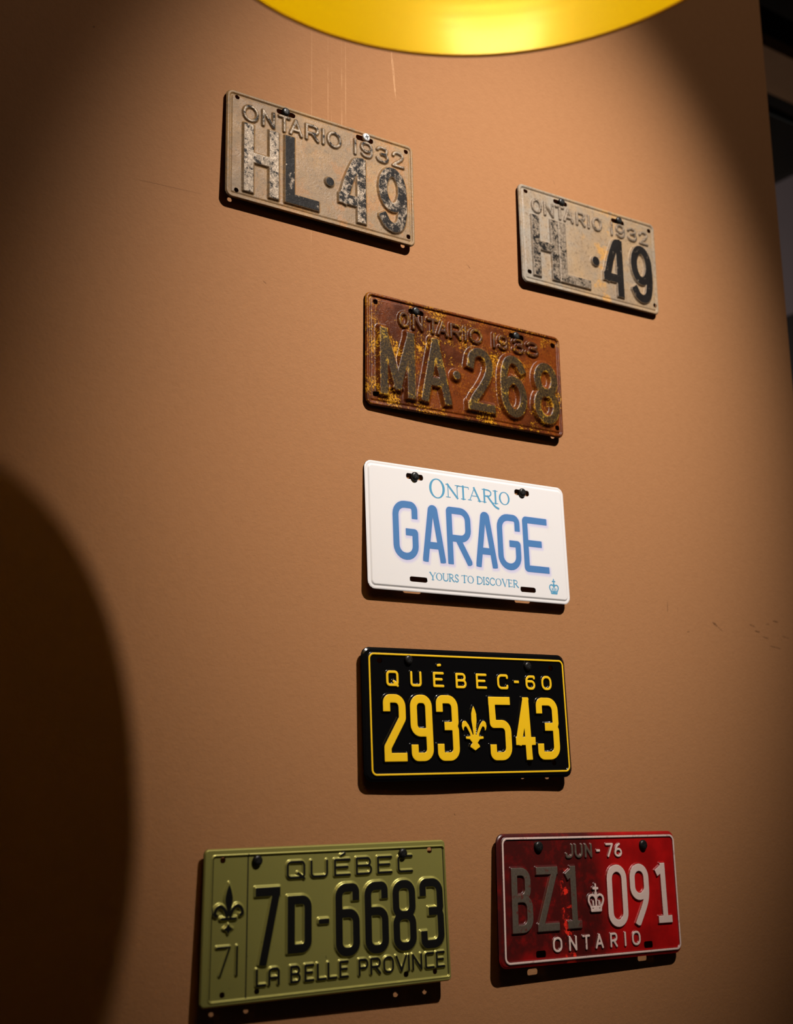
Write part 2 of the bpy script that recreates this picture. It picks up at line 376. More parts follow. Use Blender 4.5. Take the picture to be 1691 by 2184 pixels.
def glyph_sdf(X, Y, ch, cx, cy, w_, h_, hw, table, rnd):
    x0, y0 = cx - w_ / 2, cy - h_ / 2
    if ch == 'f' and table is GREEN:
        mp = lambda L: [(x0 + x * w_, y0 + y * h_) for x, y in L]
        S = poly_sdf(X, Y, [smooth_closed(mp(mirror([(.5, .36), (.44, .48), (.375, .68), (.42, .86), (.5, 1)])[:-1]))])
        S = np.minimum(S, poly_sdf(X, Y, [mp(mirror([(.5, 0), (.44, .065), (.34, .105), (.44, .145), (.5, .21)]))]))
        for L in ([(.56, .37), (.64, .49), (.78, .555), (.91, .51), (.96, .41), (.90, .375)], [(.44, .37), (.36, .49), (.22, .555), (.09, .51), (.04, .41), (.10, .375)]):
            S = np.minimum(S, stroke_sdf(X, Y, mp(L), 0, 's', 1.7, 1, True))
        return np.minimum(S, stroke_sdf(X, Y, mp([(.26, .305), (.74, .305)]), 0, 0, 1.3, 1, True))
    if ch == 'f':
        return poly_sdf(X, Y, [[(x0 + x * w_, y0 + y * h_) for x, y in c] for c in FLEUR])
    if ch == 'k':
        S = np.full(X.shape, 1e3); hk = w_ * .052
        for pts, cl, r_, mlt in CROWN_S:
            S = np.minimum(S, stroke_sdf(X, Y, [(x0 + hk + p[0] * (w_ - 2 * hk), y0 + hk + p[1] * (h_ - 2 * hk)) for p in pts], cl, r_, hk * mlt, 1, True))
        return S
    if ch == '.': return np.hypot(X - cx, Y - cy) - w_ / 2
    if ch == '-': return rrect(X, Y, x0, y0, x0 + w_, y0 + h_, min(w_, h_) * .25)
    hwx = min(hw, w_ / 2); iw, ih = w_ - 2 * hwx, h_ - 2 * hw
    S = np.full(X.shape, 1e3)
    for pts, cl, r_ in table[ch]:
        q = [((x0 + hwx + p[0] * iw, y0 + hw + p[1] * ih) + tuple(p[2:])) for p in pts]
        S = np.minimum(S, stroke_sdf(X, Y, q, cl, r_, hw, min(iw, ih) if ch not in '8' else min(iw, ih / 2), rnd))
    if not rnd and ch not in "Q'": S = np.maximum(S, rrect(X, Y, x0, y0, x0 + w_, y0 + h_, .3))
    return S
# serif capitals of the printed plate: (points, closed, rounding, weight)
TH, TN, SF = 1., .45, .36
def serif(x, y, s=.17): return ([(x - s, y), (x + s, y)], 0, 0, SF)
SER = {
 'N': [([(.1, 0), (.1, 1)], 0, 0, TN), ([(.06, 1), (.9, 0)], 0, 0, TH), ([(.9, 0), (.9, 1)], 0, 0, TN), serif(.1, 0), serif(.04, 1, .12), serif(.9, 1)],
 'T': [([(.5, 0), (.5, 1)], 0, 0, TH), ([(0, .98), (1, .98)], 0, 0, TN), ([(0, .98), (-.03, .84)], 0, 0, SF), ([(1, .98), (1.03, .84)], 0, 0, SF), serif(.5, 0, .2)],
 'A': [([(.08, 0), (.48, .98)], 0, 0, TN), ([(.46, 1), (.9, 0)], 0, 0, TH), ([(.22, .36), (.74, .36)], 0, 0, SF), serif(.08, 0, .13), serif(.9, 0, .15)],
 'R': [([(.16, 0), (.16, 1)], 0, 0, TH), ([(.16, 1), (.55, .98), (.76, .84), (.74, .62), (.52, .5), (.16, .5)], 0, 's', .7), ([(.46, .5), (.72, .2), (1.0, -.02)], 0, 's', TH), serif(.14, 0), serif(.1, 1, .12)],
 'I': [([(.5, 0), (.5, 1)], 0, 0, TH), serif(.5, 0, .5), serif(.5, 1, .5)],
 'Y': [([(.5, 0), (.5, .45)], 0, 0, TH), ([(.5, .43), (.08, 1)], 0, 0, TH), ([(.5, .43), (.92, 1)], 0, 0, TN), serif(.5, 0, .2), serif(.08, 1, .15), serif(.92, 1, .14)],
 'U': [([(.12, 1), (.12, .35), (.2, .1), (.48, 0), (.76, .1), (.86, .35)], 0, 's', .85), ([(.86, .3), (.86, 1)], 0, 0, TN), serif(.12, 1), serif(.86, 1, .14)],
 'S': [([(.9, .82), (.72, .97), (.4, .99), (.12, .8), (.22, .6), (.6, .45), (.92, .26), (.74, .05), (.4, 0), (.06, .14)], 0, 's', .85), ([(.9, .98), (.9, .76)], 0, 0, SF), ([(.06, .02), (.06, .24)], 0, 0, SF)],
 'D': [([(.14, 0), (.14, 1)], 0, 0, TH), ([(.14, 1), (.5, .99), (.86, .8), (.98, .5), (.86, .2), (.5, .01), (.14, 0)], 0, 's', .75), serif(.1, 0, .1), serif(.1, 1, .1)],
 'C': [([(.95, .82), (.72, .98), (.4, .98), (.1, .75), (.02, .48), (.12, .2), (.4, .02), (.74, .02), (.97, .18)], 0, 's', .8), ([(.95, .98), (.95, .76)], 0, 0, SF)],
 'V': [([(.1, 1), (.5, 0)], 0, 0, TH), ([(.5, .02), (.92, 1)], 0, 0, TN), serif(.1, 1, .15), serif(.92, 1, .13)],
 'E': [([(.18, 0), (.18, 1)], 0, 0, TH), ([(.05, .99), (.9, .99)], 0, 0, TN), ([(.05, .01), (.95, .01)], 0, 0, TN), ([(.18, .52), (.72, .52)], 0, 0, TN), ([(.9, .99), (.92, .84)], 0, 0, SF), ([(.95, .01), (1, .18)], 0, 0, SF), ([(.72, .6), (.72, .44)], 0, 0, SF)],
}
def serif_sdf(X, Y, ch, cx, cy, w_, h_, hw, sweep=False):
    x0, y0 = cx - w_ / 2, cy - h_ / 2
    if ch == 'O':
        return poly_sdf(X, Y, [[(x0 + x * w_, y0 + y * h_) for x, y in oval(0, 0, 1, 1, 48)],
                               [(x0 + x * w_, y0 + y * h_) for x, y in oval(2 * hw / w_, hw * .8 / h_, 1 - 2 * hw / w_, 1 - hw * .8 / h_, 48)]])
    S = np.full(X.shape, 1e3); e = hw * .4
    for pts, cl, r_, wt in SER[ch]:
        if sweep and ch == 'R' and wt == TH and r_ == 's': pts = [(.46, .5), (.78, .1), (1.12, -.26), (1.42, -.40)]
        S = np.minimum(S, stroke_sdf(X, Y, [(x0 + e + p[0] * (w_ - 2 * e), y0 + e + p[1] * (h_ - 2 * e)) for p in pts], cl, r_, hw * wt, 1, False if r_ != 's' else True))
    return S

# ------------------------------------------------------------------ plate layouts, millimetres from each plate's lower left corner; corners in metres

PLATES = {
 'hl1': dict(w=266.6, h=140.3, corners=((0.6264, -0.0040, 2.1610), (0.8933, -0.0040, 2.1637), (0.8900, -0.0095, 2.0225), (0.6237, -0.0095, 2.0218)),
  chars=[('O', 31.3, 114.6, 20.4, 21.5), ('N', 55.0, 114.6, 16.7, 21.5), ('T', 76.5, 114.6, 15.6, 21.5), ('A', 92.6, 114.6, 17.6, 21.5), ('R', 115.2, 114.6, 18.4, 21.5), ('I', 130.9, 114.6, 3.8, 21.5), ('O', 146.6, 114.6, 20.1, 21.5), ('1', 177.2, 114.6, 3.9, 21.5), ('9', 194.3, 114.6, 17.4, 21.5), ('3', 218.0, 114.6, 18.0, 21.5), ('2', 241.8, 114.6, 17.9, 21.5), ('H', 45.2, 55.8, 46.1, 88.1), ('L', 100.4, 55.8, 46.2, 88.1), ('.', 139.2, 55.3, 11.0, 11.1), ('4', 173.8, 55.8, 43.5, 88.1), ('9', 231.9, 55.8, 42.5, 88.1)],
  holes=[(79.3, 130.7, 25.8, 7.2), (192.0, 129.4, 25.7, 7.4), (13.8, 131.8, 6.0, 6.0), (13.7, 10.4, 5.9, 5.8), (255.0, 130.3, 6.2, 6.4), (255.9, 12.2, 6.1, 6.2)],
  screws=[(78.4, 131.6), (193.4, 131.7)]),
 'hl2': dict(w=261.0, h=143.8, corners=((1.0685, -0.0040, 2.1633), (1.3301, -0.0040, 2.1676), (1.3275, -0.0060, 2.0246), (1.0671, -0.0080, 2.0188)),
  chars=[('O', 30.9, 116.2, 17.5, 20.4), ('N', 53.0, 116.2, 16.9, 20.4), ('T', 73.4, 116.2, 15.2, 20.4), ('A', 89.4, 116.2, 17.3, 20.4), ('R', 112.4, 116.2, 16.6, 20.4), ('I', 127.6, 116.2, 3.9, 20.4), ('O', 143.9, 116.2, 17.9, 20.4), ('1', 172.4, 116.2, 4.1, 20.4), ('9', 189.6, 116.2, 16.4, 20.4), ('3', 213.1, 116.2, 17.7, 20.4), ('2', 236.4, 116.2, 16.9, 20.4), ('H', 43.2, 56.9, 46.5, 88.6), ('L', 96.1, 56.9, 55.8, 88.6), ('.', 136.0, 57.5, 13.4, 12.5), ('4', 171.9, 56.9, 42.9, 88.6), ('9', 227.1, 56.9, 42.9, 88.6)],
  holes=[(76.0, 132.4, 25.7, 6.5), (186.1, 130.6, 25.6, 6.7), (13.1, 134.3, 7.3, 6.1), (12.8, 16.1, 7.3, 6.0), (249.4, 131.2, 7.2, 6.5), (253.0, 14.5, 7.2, 6.5)],
  screws=[(77.8, 133.7), (187.9, 132.5)]),
 'ma': dict(w=312.7, h=144.3, corners=((0.8182, -0.0025, 1.9521), (1.1321, -0.0030, 1.9532), (1.1270, -0.0085, 1.8098), (0.8156, -0.0045, 1.8073)),
  chars=[('O', 55.5, 116.9, 15.5, 19.9), ('N', 76.3, 116.9, 15.7, 19.9), ('T', 99.6, 116.9, 16.0, 19.9), ('A', 114.6, 116.9, 16.2, 19.9), ('R', 135.4, 116.9, 17.6, 19.9), ('I', 150.9, 116.9, 5.3, 19.9), ('O', 167.7, 116.9, 20.3, 19.9), ('1', 197.4, 116.9, 5.6, 19.9), ('9', 212.5, 116.9, 15.2, 19.9), ('3', 238.5, 116.9, 17.9, 19.9), ('3', 262.6, 116.9, 19.5, 19.9), ('M', 43.5, 57.4, 50.5, 85.1), ('A', 100.8, 57.4, 44.9, 85.1), ('.', 133.2, 56.9, 10.9, 11.1), ('2', 171.3, 57.4, 43.1, 85.1), ('6', 225.2, 57.4, 42.7, 85.1), ('8', 281.5, 57.4, 43.6, 85.1)],
  holes=[(74.8, 130.8, 23.5, 7.4), (236.7, 130.3, 25.1, 7.9), (14.1, 132.5, 7.2, 6.5), (12.9, 14.3, 7.0, 6.3), (299.9, 130.1, 8.0, 7.2), (301.3, 13.2, 6.9, 7.0)],
  screws=[(73.8, 132.1), (235.1, 130.9)]),
 'gar': dict(w=312.4, h=155.5, corners=((0.8144, -0.0020, 1.7403), (1.1273, -0.0020, 1.7436), (1.1240, -0.0105, 1.5881), (0.8122, -0.0105, 1.5854)),
  chars=[('O', 104.6, 131.1, 23.7, 25.3), ('N', 128.5, 130.2, 18.7, 17.2), ('T', 144.8, 130.2, 17.6, 17.2), ('A', 162.9, 130.2, 20.1, 17.2), ('R', 184.1, 130.2, 18.5, 17.2), ('I', 196.1, 130.2, 7.9, 17.2), ('O', 210.5, 130.2, 17.4, 17.2), ('G', 55.2, 73.8, 37.4, 72.3), ('A', 96.2, 73.8, 35.0, 72.3), ('R', 135.2, 73.8, 38.2, 72.3), ('A', 176.9, 73.8, 34.8, 72.3), ('G', 214.4, 73.8, 38.5, 72.3), ('E', 258.4, 73.8, 42.3, 72.3), ('Y', 92.5, 20.7, 9.6, 9.4), ('O', 102.0, 20.7, 9.5, 9.4), ('U', 111.9, 20.7, 9.6, 9.4), ('R', 120.6, 20.7, 8.3, 9.4), ('S', 128.5, 20.7, 5.9, 9.4), ('T', 140.2, 20.7, 8.9, 9.4), ('O', 149.8, 20.7, 9.8, 9.4), ('D', 163.7, 20.7, 9.5, 9.4), ('I', 170.4, 20.7, 3.8, 9.4), ('S', 175.9, 20.7, 5.9, 9.4), ('C', 183.6, 20.7, 8.2, 9.4), ('O', 193.4, 20.7, 9.6, 9.4), ('V', 203.8, 20.7, 9.7, 9.4), ('E', 212.4, 20.7, 7.4, 9.4), ('R', 221.3, 20.7, 8.9, 9.4), ('k', 284.7, 21.7, 16.6, 20.3)],
  holes=[(71.6, 141.9, 25.3, 7.3), (240.1, 141.0, 24.5, 7.7), (71.4, 15.0, 25.7, 6.3), (241.1, 14.5, 25.1, 6.7)],
  screws=[(71.0, 142.0), (239.8, 141.0)]),
 'q60': dict(w=306.4, h=150.6, corners=((0.8036, -0.0070, 1.5181), (1.1103, -0.0080, 1.5228), (1.1108, -0.0135, 1.3720), (0.8047, -0.0100, 1.3679)),
  chars=[('Q', 39.8, 115.3, 17.0, 17.9), ('U', 72.9, 115.3, 16.0, 17.9), ('e', 105.5, 115.3, 16.0, 17.9), ("'", 107.0, 132.3, 6.3, 3.4), ('B', 138.7, 114.8, 16.1, 18.3), ('E', 169.5, 114.8, 16.5, 18.3), ('C', 202.2, 114.8, 16.9, 18.3), ('-', 223.8, 115.1, 7.8, 3.2), ('6', 245.9, 114.7, 15.3, 17.7), ('0', 272.2, 114.7, 16.5, 17.7), ('2', 40.7, 59.4, 30.8, 75.6), ('9', 77.9, 59.4, 31.0, 75.6), ('3', 115.4, 59.4, 31.9, 75.6), ('f', 154.5, 59.1, 37.1, 51.9), ('5', 194.3, 58.9, 33.3, 75.2), ('4', 233.0, 58.9, 30.8, 75.2), ('3', 269.5, 58.9, 35.1, 75.2)],
  holes=[(63.6, 137.2, 8.2, 6.7), (243.4, 134.8, 9.3, 7.1), (23.9, 135.5, 7.2, 6.0), (281.7, 133.7, 7.2, 6.2), (238.6, 17.2, 6.4, 5.8), (277.9, 17.4, 6.5, 5.9)],
  screws=[(63.6, 137.2), (243.4, 134.8)]),
 'grn': dict(w=305.4, h=151.7, corners=((0.6108, -0.0080, 1.3025), (0.9130, -0.0100, 1.3029), (0.9132, -0.0165, 1.1511), (0.6047, -0.0135, 1.1513)),
  chars=[('f', 28.4, 92.6, 34.0, 48.6), ('7', 23.8, 42.5, 16.2, 28.8), ('1', 39.2, 42.4, 3.4, 29.0), ('Q', 107.0, 127.3, 22.8, 18.4), ('U', 135.8, 127.3, 22.1, 18.4), ('e', 164.9, 127.3, 21.3, 18.4), ("'", 165.7, 140.5, 7.3, 4.6), ('B', 192.8, 127.7, 21.3, 18.8), ('E', 220.3, 127.7, 20.4, 18.8), ('C', 247.9, 127.7, 20.9, 18.8), ('7', 73.3, 73.2, 29.2, 76.5), ('D', 111.2, 72.7, 29.1, 57.1), ('-', 140.8, 73.6, 13.1, 5.0), ('6', 170.3, 73.4, 30.4, 74.2), ('6', 207.5, 73.4, 30.7, 74.2), ('8', 244.2, 73.4, 30.7, 74.2), ('3', 281.4, 73.4, 32.0, 74.2), ('L', 66.8, 23.7, 12.3, 17.5), ('A', 81.7, 23.7, 13.4, 17.5), ('B', 106.6, 23.7, 12.7, 17.5), ('E', 123.1, 23.7, 11.9, 17.5), ('L', 137.9, 23.7, 12.1, 17.5), ('L', 150.9, 23.7, 12.2, 17.5), ('E', 165.2, 23.7, 11.9, 17.5), ('P', 189.5, 23.7, 12.6, 17.5), ('R', 204.9, 23.7, 13.8, 17.5), ('O', 221.6, 23.7, 14.0, 17.5), ('V', 238.3, 23.7, 15.3, 17.5), ('I', 248.1, 23.7, 3.5, 17.5), ('N', 259.1, 23.7, 13.7, 17.5), ('C', 275.9, 23.7, 13.0, 17.5), ('E', 290.5, 23.7, 12.5, 17.5)],
  holes=[(60.5, 138.5, 7.9, 7.5), (244.8, 138.7, 9.1, 8.0), (21.3, 140.3, 6.1, 6.0), (283.1, 140.9, 6.5, 6.7), (24.3, 10.9, 5.8, 5.5), (62.9, 10.8, 6.0, 5.6), (244.9, 11.7, 6.5, 6.0), (283.4, 11.5, 5.8, 6.1)],
  screws=[(60.5, 138.5), (244.8, 138.7)]),
 'red': dict(w=302.1, h=150.7, corners=((0.9913, -0.0070, 1.3067), (1.2899, -0.0070, 1.3022), (1.2889, -0.0105, 1.1514), (0.9834, -0.0155, 1.1565)),
  chars=[('J', 114.3, 128.9, 12.4, 16.9), ('U', 129.9, 128.9, 13.4, 16.9), ('N', 146.2, 128.9, 12.3, 16.9), ('-', 162.7, 128.6, 6.4, 3.0), ('7', 182.2, 128.7, 13.0, 17.2), ('6', 197.4, 128.7, 13.2, 17.2), ('B', 35.3, 74.7, 31.9, 73.5), ('Z', 75.5, 74.7, 34.2, 73.5), ('1', 116.4, 74.7, 25.0, 73.5), ('k', 153.9, 73.0, 27.8, 33.8), ('0', 191.1, 73.9, 34.2, 74.5), ('9', 230.6, 73.9, 33.4, 74.5), ('1', 272.5, 73.9, 27.0, 74.5), ('O', 88.4, 22.0, 14.9, 17.3), ('N', 113.1, 22.0, 13.0, 17.3), ('T', 135.0, 22.0, 12.8, 17.3), ('A', 156.7, 22.0, 13.6, 17.3), ('R', 181.0, 22.0, 12.3, 17.3), ('I', 200.7, 22.0, 4.3, 17.3), ('O', 219.8, 22.0, 14.9, 17.3)],
  holes=[(64.5, 135.8, 12.0, 8.2), (242.5, 133.9, 12.2, 8.7), (62.7, 12.9, 15.2, 7.7), (241.4, 13.1, 15.1, 8.0)],
  screws=[(64.4, 135.0), (242.5, 133.9)]),
}

# ------------------------------------------------------------------ plate building
def sm(t): t = np.clip(t, 0, 1); return t * t * (3 - 2 * t)
def add_mesh(name, V, F, N, attrs, mat, parent):
    me = bpy.data.meshes.new(name)
    me.vertices.add(len(V)); me.vertices.foreach_set('co', V.astype(np.float32).ravel())
    me.loops.add(F.size); me.loops.foreach_set('vertex_index', F.astype(np.int32).ravel())
    me.polygons.add(len(F)); me.polygons.foreach_set('loop_start', (np.arange(len(F)) * F.shape[1]).astype(np.int32))
    me.polygons.foreach_set('use_smooth', np.ones(len(F), bool))
    me.update(calc_edges=True)
    for k, a in attrs.items():
        at = me.attributes.new(k, 'FLOAT', 'POINT'); at.data.foreach_set('value', a.astype(np.float32))
    me.validate()
    if N is not None: me.normals_split_custom_set_from_vertices([tuple(n) for n in N.tolist()])
    me.materials.append(mat)
    o = bpy.data.objects.new(name, me); COL.objects.link(o); o.parent = parent
    return o
class Plate:
    def __init__(s, key, root_name, label, **kw):
        d = PLATES[key]; s.__dict__.update(d); s.__dict__.update(kw)
        s.c = np.array(s.corners)
        ctr = s.c.mean(0); s.root = empty(root_name, (ctr[0], 0, ctr[2]), label, 'license plate', 'license plates on the brown wall')
        s.o = np.array([ctr[0], 0, ctr[2]])
    def P(s, U, V, h):
        a = np.clip(U / s.w, -.1, 1.1)[..., None]; b = np.clip(V / s.h, -.1, 1.1)[..., None]
        p = (s.c[3] * (1 - a) + s.c[2] * a) * (1 - b) + (s.c[0] * (1 - a) + s.c[1] * a) * b - s.o
        bow = s.bow(U / s.w, V / s.h) if hasattr(s, 'bow') else 0
        p[..., 1] -= (h + bow) * .001
        return p
    def build(s, cell, base, shapes, mats, radius):
        """base(d, U, V) -> relief in mm; shapes = list of (part name, sdf fn, bbox, height, flank, ink, mat key)"""
        nx, ny = int(round(s.w / cell)), int(round(s.h / cell))
        U, V = np.meshgrid(np.linspace(0, s.w, nx + 1), np.linspace(0, s.h, ny + 1))
        cut = -rrect(U, V, 0, 0, s.w, s.h, radius)          # > 0 inside the sheet
        for hx, hy, hw_, hh_ in s.holes:
            cut = np.minimum(cut, rrect(U, V, hx - hw_ / 2, hy - hh_ / 2, hx + hw_ / 2, hy + hh_ / 2, min(hw_, hh_) / 2 * s.hole_round))
        gy, gx = np.gradient(cut, s.h / ny, s.w / nx)
        near = (np.abs(cut) < .55 * cell) & (np.hypot(gx, gy) > .5)
        U = np.where(near, U - gx * cut, U); V = np.where(near, V - gy * cut, V); cut = np.where(near, 0, cut)
        U = np.clip(U, 0, s.w); V = np.clip(V, 0, s.h)
        d = -rrect(U, V, 0, 0, s.w, s.h, radius)
        Hh = base(d, U, V)
        lab = np.zeros(U.shape, int); best = np.full(U.shape, 9.); ink = np.zeros(U.shape)
        relief = np.zeros(U.shape)
        for i, (nm, fn, bb, hgt, fl, ik, mk) in enumerate(shapes):
            x0, y0, x1, y1 = bb; mg = max(fl, 2) + 3
            i0, i1 = max(int((x0 - mg) / s.w * nx), 0), min(int((x1 + mg) / s.w * nx) + 2, nx + 1)
            j0, j1 = max(int((y0 - mg) / s.h * ny), 0), min(int((y1 + mg) / s.h * ny) + 2, ny + 1)
            sl = (slice(j0, j1), slice(i0, i1))
            S = fn(U[sl], V[sl])
            relief[sl] = np.maximum(relief[sl], hgt * sm((fl - S) / (fl + .35)))
            bt = S < best[sl]
            lab[sl] = np.where(bt & (S < fl * .55), i + 1, lab[sl])
            ink[sl] = np.where(bt, ik, ink[sl]); best[sl] = np.minimum(best[sl], S)
        Hh = Hh + relief
        PW = s.P(U, V, Hh)
        du = np.gradient(PW, axis=1); dv = np.gradient(PW, axis=0)
        N = np.cross(du, dv); N /= np.linalg.norm(N, axis=2, keepdims=True) + 1e-12
        idx = np.arange((nx + 1) * (ny + 1)).reshape(ny + 1, nx + 1)
        Q = np.stack([idx[:-1, :-1], idx[:-1, 1:], idx[1:, 1:], idx[1:, :-1]], -1).reshape(-1, 4)
        keep = cut.ravel()[Q].sum(1) > 1e-6
        keep &= cut.ravel()[Q].min(1) > -.3 * cell
        Q = Q[keep]; ql = lab.ravel()[Q]; ql = np.sort(ql, 1)[:, 1]
        PV = PW.reshape(-1, 3); NV = N.reshape(-1, 3)
        A = {'sdf': best.ravel(), 'ink': ink.ravel(), 'relief': relief.ravel()}
        # sheet edge: short skirts along every open boundary
        E_ = np.concatenate([Q[:, [0, 1]], Q[:, [1, 2]], Q[:, [2, 3]], Q[:, [3, 0]]]); EL = np.tile(ql, 4)
        key = np.sort(E_, 1); key = key[:, 0].astype(np.int64) * (idx.size + 1) + key[:, 1]
        u_, inv, cnt = np.unique(key, return_inverse=True, return_counts=True)
        bd = cnt[inv] == 1; E_ = E_[bd]; EL = EL[bd]
        for L in range(len(shapes) + 1):
            q = Q[ql == L]
            if not len(q): continue
            e = E_[EL == L]
            un_, iv = np.unique(q, return_inverse=True); F = iv.reshape(q.shape)
            Vv = PV[un_]; Nn = NV[un_]; at = {k: a[un_] for k, a in A.items()}
            if len(e):
                a, b = PV[e[:, 0]], PV[e[:, 1]]; back = np.array([0, .0011, 0])
                nn = np.cross(b - a, back); nn /= np.linalg.norm(nn, axis=1, keepdims=True) + 1e-12
                n0 = len(Vv); k = len(e)
                Vv = np.concatenate([Vv, a, b, b + back, a + back]); Nn = np.concatenate([Nn, nn, nn, nn, nn])
                r_ = np.arange(k)
                F = np.concatenate([F, np.stack([n0 + k + r_, n0 + r_, n0 + 3 * k + r_, n0 + 2 * k + r_], 1)])
                for kk in at: at[kk] = np.concatenate([at[kk], np.tile(A[kk][e[:, 0]], 4) if kk != 'sdf' else np.full(4 * k, 9.)])
            nm = 'panel' if L == 0 else shapes[L - 1][0]
            add_mesh(nm, Vv, F, Nn, at, mats['panel' if L == 0 else shapes[L - 1][6]], s.root)
    def printed(s, name, fn, bb, cell, h, mat):
        x0, y0, x1, y1 = bb; nx, ny = int((x1 - x0) / cell) + 1, int((y1 - y0) / cell) + 1
        U, V = np.meshgrid(np.linspace(x0, x1, nx + 1), np.linspace(y0, y1, ny + 1))
        S = fn(U, V); gy, gx = np.gradient(S, (y1 - y0) / ny, (x1 - x0) / nx)
        near = (np.abs(S) < .6 * cell) & (np.hypot(gx, gy) > .5)
        U = np.where(near, U - gx * S, U); V = np.where(near, V - gy * S, V); S = np.where(near, 0, S)
        idx = np.arange(S.size).reshape(S.shape)
        Q = np.stack([idx[:-1, :-1], idx[:-1, 1:], idx[1:, 1:], idx[1:, :-1]], -1).reshape(-1, 4)
        Q = Q[(S.ravel()[Q].sum(1) < -1e-6) & (S.ravel()[Q].max(1) < .3 * cell)]
        un_, iv = np.unique(Q, return_inverse=True)
        PV = s.P(U, V, np.full(U.shape, h)).reshape(-1, 3)[un_]
        return add_mesh(name, PV, iv.reshape(Q.shape), None, {}, mat, s.root)
    def add_screws(s, r_, lift, mats_, recess):
        for (u, v), mt in zip(s.screws, mats_):
            p = s.P(np.array([[u]]), np.array([[v]]), np.array([[0.]]))[0, 0]
            y0 = p[1] - lift * .001
            prof = [(.0001, .46), (.50, .45), (.80, .38), (.96, .20), (1, 0), (.98, -.12), (.42, -.14)]
            prof = [(a * r_ * .001, b * r_ * .001 - y0) for a, b in prof] + [(.40 * r_ * .001, -.004), (.0001, -.004)]
            vv, ff = lathe(prof, 28, 'y')
            o = mesh_obj('screw', [(x + p[0], y, z + p[2]) for x, y, z in vv], ff, mt, s.root, True)
            # cross-shaped drive recess
            a, b, hh = .52 * r_ * .001, .13 * r_ * .001, .462 * r_ * .001 - y0
            ang = random.uniform(.2, 1.2); ca, sa = math.cos(ang), math.sin(ang)
            pts = [(b, a), (b, b), (a, b), (a, -b), (b, -b), (b, -a), (-b, -a), (-b, -b), (-a, -b), (-a, b), (-b, b), (-b, a)]
            pts = [(x * ca - y * sa, x * sa + y * ca) for x, y in pts]
            vs_ = [(p[0] + x, -hh - .0001, p[2] + z) for x, z in pts] + [(p[0] + x, -hh + .0008, p[2] + z) for x, z in pts]
            fs_ = [tuple(range(12))] + [(i, i + 12, (i + 1) % 12 + 12, (i + 1) % 12) for i in range(12)]
            mesh_obj('cross_recess', vs_, fs_, recess, o)
def kind(ch): return 'emblem' if ch in 'fk' else 'digit' if ch.isdigit() else 'mark' if ch in ".-'" else 'letter'
def char_shapes(P_, table, big_hw, small_hw, big, small, ink_fn, rnd_small=True, rnd_big=False, hw_fn=None, mk='panel'):
    out = []
    for i, (ch, cx, cy, w_, h_) in enumerate(P_.chars):
        bg_ = h_ > 40 or (ch in '.-' and abs(cy - P_.h / 2) < 24) or ch in 'fk'
        hw = big_hw if bg_ else small_hw
        if hw_fn: hw = hw_fn(i, ch, hw)
        hg, fl = big if bg_ else small
        def fn(U, V, ch=ch, cx=cx, cy=cy, w_=w_, h_=h_, hw=hw, rn=(rnd_big if bg_ else rnd_small)):
            return glyph_sdf(U, V, ch, cx, cy, w_, h_, hw, table, rn)
        out.append((kind(ch), fn, (cx - w_ / 2, cy - h_ / 2, cx + w_ / 2, cy + h_ / 2), hg, fl, ink_fn(i, ch, bg_), mk))
    return out
def frame_shape(P_, l, r_, t_, b, rad, hw, hgt, fl, ink, mk='panel'):
    return ('border', lambda U, V: np.abs(rrect(U, V, l, b, P_.w - r_, P_.h - t_, rad)) - hw, (0, 0, P_.w, P_.h), hgt, fl, ink, mk)
def rolled(d, U, V, edge=1.7, flat=1.0):
    """rolled rim, shallow groove, then the flat field"""
    return edge * sm(d / 1.6) - .9 * edge * sm((d - 3.6) / 2.0) + flat * sm((d - 6.2) / 2.0) + .1

